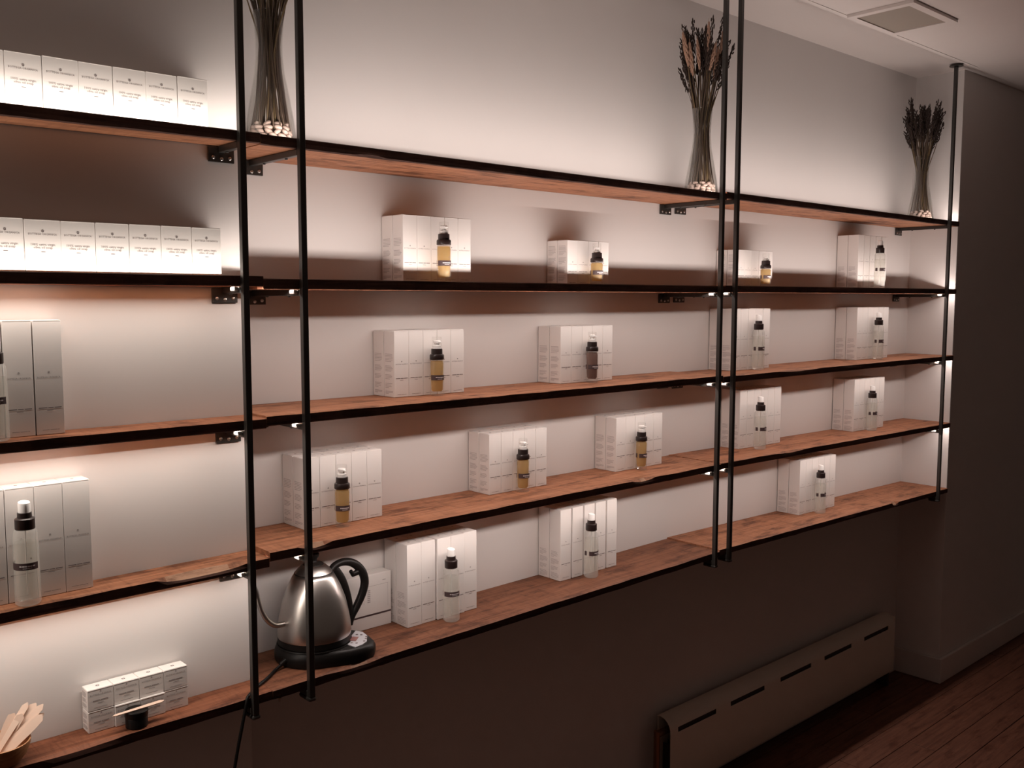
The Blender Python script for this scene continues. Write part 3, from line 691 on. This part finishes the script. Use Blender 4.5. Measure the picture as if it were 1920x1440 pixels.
bm = bmesh.new(); box(bm, (-.012, -.007, 0), (.012, .007, .0008)); bmesh.ops.rotate(bm, verts=bm.verts, matrix=R45); bmesh.ops.translate(bm, verts=bm.verts, vec=(.066, -.052, .0325)); kp('display', bm, REDLCD, cp)
for (ux, uy) in ((-.026, .004), (-.026, -.007), (.024, .006), (.024, -.004), (-.012, -.020), (.002, -.020), (.014, -.018)):
    v = R45 @ Vector((ux, uy, 0)); bm = bmesh.new(); lathe(bm, [(.0028, 0), (.0028, .0006), (.0022, .0009), (.0, .0009)], 10, (.071 + v.x, -.054 + v.y, .0325)); kp('button', bm, INK, cp)
# handle: outer bow and the strap along the body
ho = [(.038, .172), (.054, .186), (.078, .189), (.102, .180), (.121, .160), (.1285, .136), (.123, .112), (.110, .088), (.095, .066), (.0875, .048)]
bm = bmesh.new(); pth = smooth_path([(x, 0, z) for x, z in ho], 5); n_ = len(pth)
tube(bm, pth, [(.0062 + .0036 * math.sin(math.pi * i / (n_ - 1)), .0090) for i in range(n_)], 12, flat=(0, 1, 0))
kp('handle', bm, BLACK, smooth=60)
hs = [(.050, .178), (.067, .152), (.0785, .120), (.0845, .090), (.0865, .062), (.0845, .046)]
bm = bmesh.new(); pth = smooth_path([(x, 0, z) for x, z in hs], 5); tube(bm, pth, [(.0112, .0085)] * len(pth), 10, flat=(0, 1, 0)); kp('handle_strap', bm, BLACK, smooth=60)
bm = bmesh.new(); tube(bm, [(.110, 0, .160), (.098, 0, .157), (.092, 0, .166)], [.0070, .0062, .0040], 8, flat=(0, 1, 0)); kp('thumb_rest', bm, BLACK, smooth=60)
# gooseneck spout
sp = [(-.066, .088), (-.076, .0855), (-.096, .0885), (-.113, .104), (-.1235, .124), (-.130, .146), (-.1345, .168), (-.1415, .182), (-.152, .186)]
sp = [(-.058, .096)] + [(x, z) for x, z in sp]
bm = bmesh.new(); pth = smooth_path([(x, -.004, z) for x, z in sp], 6); n_ = len(pth)
tube(bm, pth, [.0062 - .0022 * i / (n_ - 1) for i in range(n_)], 12, flat=(0, 1, 0)); kp('spout', bm, BRUSHED, smooth=60)
bm = bmesh.new(); tube(bm, [(-.0805, -.02, .014), (-.094, -.022, .008)], [.0060, .0042], 10); kp('cord_grip', bm, BLACK, smooth=60)
cord = [(.920, -.114, .8440), (.900, -.122, .8395), (.868, -.148, .8385), (.838, -.168, .8385), (.816, -.188, .8385), (.8010, -.2010, .8375), (.7965, -.2055, .8300), (.7925, -.2065, .815), (.786, -.207, .79), (.770, -.209, .725), (.752, -.208, .62), (.742, -.190, .40), (.745, -.165, .12), (.765, -.165, .008), (.85, -.20, .006)]
bm = bmesh.new(); tube(bm, smooth_path([(x - KX, y - KY, z - KZ) for x, y, z in cord], 5), .0033, 8); cdo = kp('power_cord', bm, BLACK, smooth=60)

# white box behind the kettle
zb_ = ztop(5, 1, 1.16) + .0006
wb = obj('flat_gift_box', boxbm((1.085, -.040, zb_), (1.246, -.004, zb_ + .127), .001), CARD)
tag(wb, 'white flat box with a dark bottom line, standing behind the kettle handle', 'box')
bm = bmesh.new(); Y = -.0404
quad(bm, 1.09, 1.245, zb_ + .030, zb_ + .034, Y); obj('bottom_line', bm, INKV, wb)
bm = bmesh.new(); quad(bm, 1.17, 1.238, zb_ + .0995, zb_ + .1002, Y); quad(bm, 1.236, 1.2366, zb_ + .045, zb_ + .0995, Y); quad(bm, 1.17, 1.1706, zb_ + .06, zb_ + .0995, Y)
for k in range(7): quad(bm, 1.180, 1.188, zb_ + .062 + k * .0045, zb_ + .0645 + k * .0045, Y)
quad(bm, 1.222, 1.231, zb_ + .108, zb_ + .110, Y)
obj('front_print', bm, INKL, wb)

# ---------------------------------------------------------------- bowl of wooden spatulas, tester jar
BX, BY = .379, -.170; BZ = ztop(5, 0, BX) + .0006
bm = bmesh.new(); lathe(bm, [(.0, .0), (.022, .0), (.030, .004), (.040, .016), (.0455, .031), (.0465, .0385), (.0450, .0392), (.0432, .0375), (.037, .018), (.027, .007), (.0, .005)], 36, cap0=False, cap1=False)
bw = obj('wooden_bowl', bm, BOWLW, loc=(BX, BY, BZ), smooth=60); tag(bw, 'small brown wooden bowl holding wooden spatulas, left bay bottom shelf', 'bowl')
def paddle(L, w0, w1, t=.0016):
    bm = bmesh.new(); P = []
    n = 14
    for k in range(n + 1):
        u = k / n; w = w0 + (w1 - w0) * min(1, max(0, (u - .15) / .55)) ** 1.4
        e = min(1.0, math.sqrt(max(0, 1 - max(0, (w / 2 - u * L) / (w / 2)) ** 2)) if u * L < w / 2 else 1, math.sqrt(max(0, 1 - max(0, (w / 2 - (1 - u) * L) / (w / 2)) ** 2)) if (1 - u) * L < w / 2 else 1)
        P.append((u * L, max(w / 2 * e, .0006)))
    out = [(x, y) for x, y in P] + [(x, -y) for x, y in reversed(P)]
    lo = [bm.verts.new((x, y, 0)) for x, y in out]; hi = [bm.verts.new((x, y, t)) for x, y in out]
    m = len(out)
    for k in range(n):
        bm.faces.new((hi[k], hi[m - 1 - k], hi[m - 2 - k], hi[k + 1])); bm.faces.new((lo[k], lo[k + 1], lo[m - 2 - k], lo[m - 1 - k]))
    for k in range(m): bm.faces.new((lo[k], lo[(k + 1) % m], hi[(k + 1) % m], hi[k]))
    bmesh.ops.recalc_face_normals(bm, faces=bm.faces[:])
    me = bpy.data.meshes.new('wooden_spatula'); bm.to_mesh(me); bm.free(); me.materials.append(BIRCH); return me
PADM = [paddle(.095, .008, .0150), paddle(.090, .0075, .0105), paddle(.088, .007, .0130)]
TIPS = [((.4270, -.158, .9230), 1, 'reaching highest'), ((.4395, -.160, .9190), 0, 'second highest'), ((.4490, -.166, .9165), 1, 'with a narrow tip pointing right'), ((.4440, -.176, .9030), 0, 'broadest in front'),
        ((.4490, -.168, .9010), 2, 'behind the broadest one'), ((.4420, -.164, .8900), 2, 'lowest on the right'), ((.4060, -.158, .9110), 0, 'leaning left of the others'), ((.4160, -.166, .9100), 2, 'second from the left')]
for i, (tp, k, wd) in enumerate(TIPS):
    base_ = Vector((BX - .018 + (i % 4) * .004, BY + (-.014, -.006, -.010, -.018, .004, .010, .006, -.002)[i], BZ + .0125 + (i % 3) * .0012)); tp = Vector(tp)
    d = (tp - base_); L = d.length; d.normalize()
    up = Vector((-.25, -.80, .55)); up = (up - d * up.dot(d)).normalized(); side = up.cross(d)
    o = link_obj('wooden_spatula', PADM[k]); tag(o, f'flat wooden spatula in the bowl, {wd}', 'spatula', 'wooden spatulas in the bowl')
    s_ = L / (.095, .090, .088)[k]
    o.matrix_world = Matrix.Translation(base_) @ Matrix((d, side, up)).transposed().to_4x4() @ Matrix.Diagonal((s_, 1, 1, 1))
JX, JY = .599, -.1765; JZ = ztop(5, 0, JX) + .0006
jar = empty('tester_jar', (JX, JY, JZ), 'dark round cream jar with black lid, in front of the small stacked boxes', 'jar')
bm = bmesh.new(); lathe(bm, [(.0, .0), (.0175, .0), (.0190, .0015), (.0190, .0175), (.0180, .0190), (.0, .0190)], 32, cap0=False, cap1=False); obj('jar_body', bm, BLACK, jar, smooth=40)
bm = bmesh.new(); lathe(bm, [(.0, .0192), (.0196, .0192), (.0199, .0200), (.0199, .0295), (.0188, .0308), (.0, .0308)], 32, cap0=False, cap1=False); obj('jar_lid', bm, BLACK, jar, smooth=40)
o = link_obj('wooden_spatula', PADM[1], None, (.5560, -.1820, JZ + .0313)); o.rotation_euler = (0, 0, .06); o.scale = (1.04, 1, 1)
tag(o, 'wooden spatula lying flat across the dark jar lid', 'spatula')

# ---------------------------------------------------------------- heater along the foot of the wall
hx0, hx1 = 2.262, 3.735
ht = empty('baseboard_heater', ((hx0 + hx1) / 2, -.04, .0), 'long cream enamel baseboard heater with five slots, under the shelves', 'heater')
hoff = Vector((-(hx0 + hx1) / 2, .04, 0))
prof = [(-.020, .296), (-.034, .2985), (-.050, .295), (-.062, .287), (-.070, .276), (-.0735, .264), (-.0745, .248), (-.0755, .150), (-.0755, .066), (-.072, .058)]
slots = [(2.300, 2.500), (2.580, 2.780), (2.880, 3.085), (3.178, 3.380), (3.480, 3.680)]
xs = sorted({hx0, hx1, *[v for s_ in slots for v in s_]})
bm = bmesh.new(); inn = []
for k, p in enumerate(prof):
    a_, c_ = prof[max(k - 1, 0)], prof[min(k + 1, len(prof) - 1)]; t_ = Vector((c_[0] - a_[0], c_[1] - a_[1])).normalized()
    inn.append((p[0] - t_.y * .0016, p[1] + t_.x * .0016))
for ci in range(len(xs) - 1):
    hole = any(abs(xs[ci] - a) < 1e-6 for a, _ in slots)
    for ks in ([(0, 5), (6, 9)] if hole else [(0, 9)]):
        sec = [prof[k] for k in range(ks[0], ks[1] + 1)] + [inn[k] for k in range(ks[1], ks[0] - 1, -1)]
        A = [bm.verts.new((xs[ci], p[0], p[1])) for p in sec]; B = [bm.verts.new((xs[ci + 1], p[0], p[1])) for p in sec]; m_ = len(sec)
        for k in range(m_): bm.faces.new((A[k], A[(k + 1) % m_], B[(k + 1) % m_], B[k]))
        bm.faces.new(A); bm.faces.new(list(reversed(B)))
bmesh.ops.recalc_face_normals(bm, faces=bm.faces[:])
bmesh.ops.translate(bm, verts=bm.verts, vec=hoff); obj('cover', bm, HEAT, ht, smooth=35)
for a, b_ in slots:
    bm = boxbm((a - .004, -.0690, .240), (b_ + .004, -.0675, .272)); bmesh.ops.translate(bm, verts=bm.verts, vec=hoff); obj('slot_damper', bm, DARKSLOT, ht)
bm = bmesh.new(); box(bm, (hx0 + .01, -.018, .02), (hx1 - .004, -.0145, .290)); bmesh.ops.translate(bm, verts=bm.verts, vec=hoff); obj('back_plate', bm, HEAT, ht)
bm = bmesh.new(); box(bm, (hx1 - .0015, -.0745, .058), (hx1 + .003, -.015, .290), .002); bmesh.ops.translate(bm, verts=bm.verts, vec=hoff); obj('end_cap', bm, HEAT, ht)
bm = bmesh.new(); tube(bm, [(hx0 - .030, -.045, .252), (hx1 - .05, -.045, .252)], .011, 12); bmesh.ops.translate(bm, verts=bm.verts, vec=hoff); obj('pipe', bm, COPPER, ht, smooth=60)
bm = bmesh.new(); tube(bm, [(hx0 - .030, -.045, .262), (hx0 - .030, -.045, .0005)], .010, 12); bmesh.ops.translate(bm, verts=bm.verts, vec=hoff); obj('riser_pipe', bm, COPPER, ht, smooth=60)
bm = bmesh.new()
for k in range(60): x = hx0 + .03 + k * .0235; box(bm, (x, -.064, .10), (x + .0008, -.022, .20))
bmesh.ops.translate(bm, verts=bm.verts, vec=hoff); o = obj('heating_fins', bm, DARKSLOT, ht); o['kind'] = 'stuff'
for xx in (hx0 + .012, hx1 - .035):
    bm = bmesh.new(); box(bm, (xx, -.069, .0005), (xx + .012, -.020, .1)); bmesh.ops.translate(bm, verts=bm.verts, vec=hoff); obj('bracket', bm, DARKSLOT, ht)

# ---------------------------------------------------------------- ceiling vent
vt = empty('ceiling_vent', (3.03, -.353, H + .006), 'square grey vent grille set in a painted frame on the ceiling', 'vent')
vo = Vector((-3.03, .353, -(H + .006)))
bm = bmesh.new(); zt = H + .0055; zl = H - .004
for a, b_ in (((2.880, -.462), (3.192, -.436)), ((2.880, -.264), (3.192, -.246)), ((2.880, -.436), (2.906, -.264)), ((3.162, -.436), (3.192, -.264))): box(bm, (a[0], a[1], zl), (b_[0], b_[1], zt))
bmesh.ops.translate(bm, verts=bm.verts, vec=vo); obj('frame', bm, CEIL, vt)
bm = bmesh.new(); box(bm, (2.9065, -.4355, H - .0005), (3.1615, -.2645, H + .0035)); bmesh.ops.translate(bm, verts=bm.verts, vec=vo); obj('grille_panel', bm, GRILLE, vt)
# screw head under the bottom shelf near the first posts
bm = bmesh.new(); sx = .872; sz = ztop(5, 1, sx) - T
lathe(bm, [(.0, -.0100), (.0020, -.0094), (.0024, -.0030), (.0042, -.0026), (.0042, -.0006)], 10, (sx, -.1925, sz), cap0=False); tag(obj('screw', bm, SCREW, boards[5, 1], smooth=60), None)
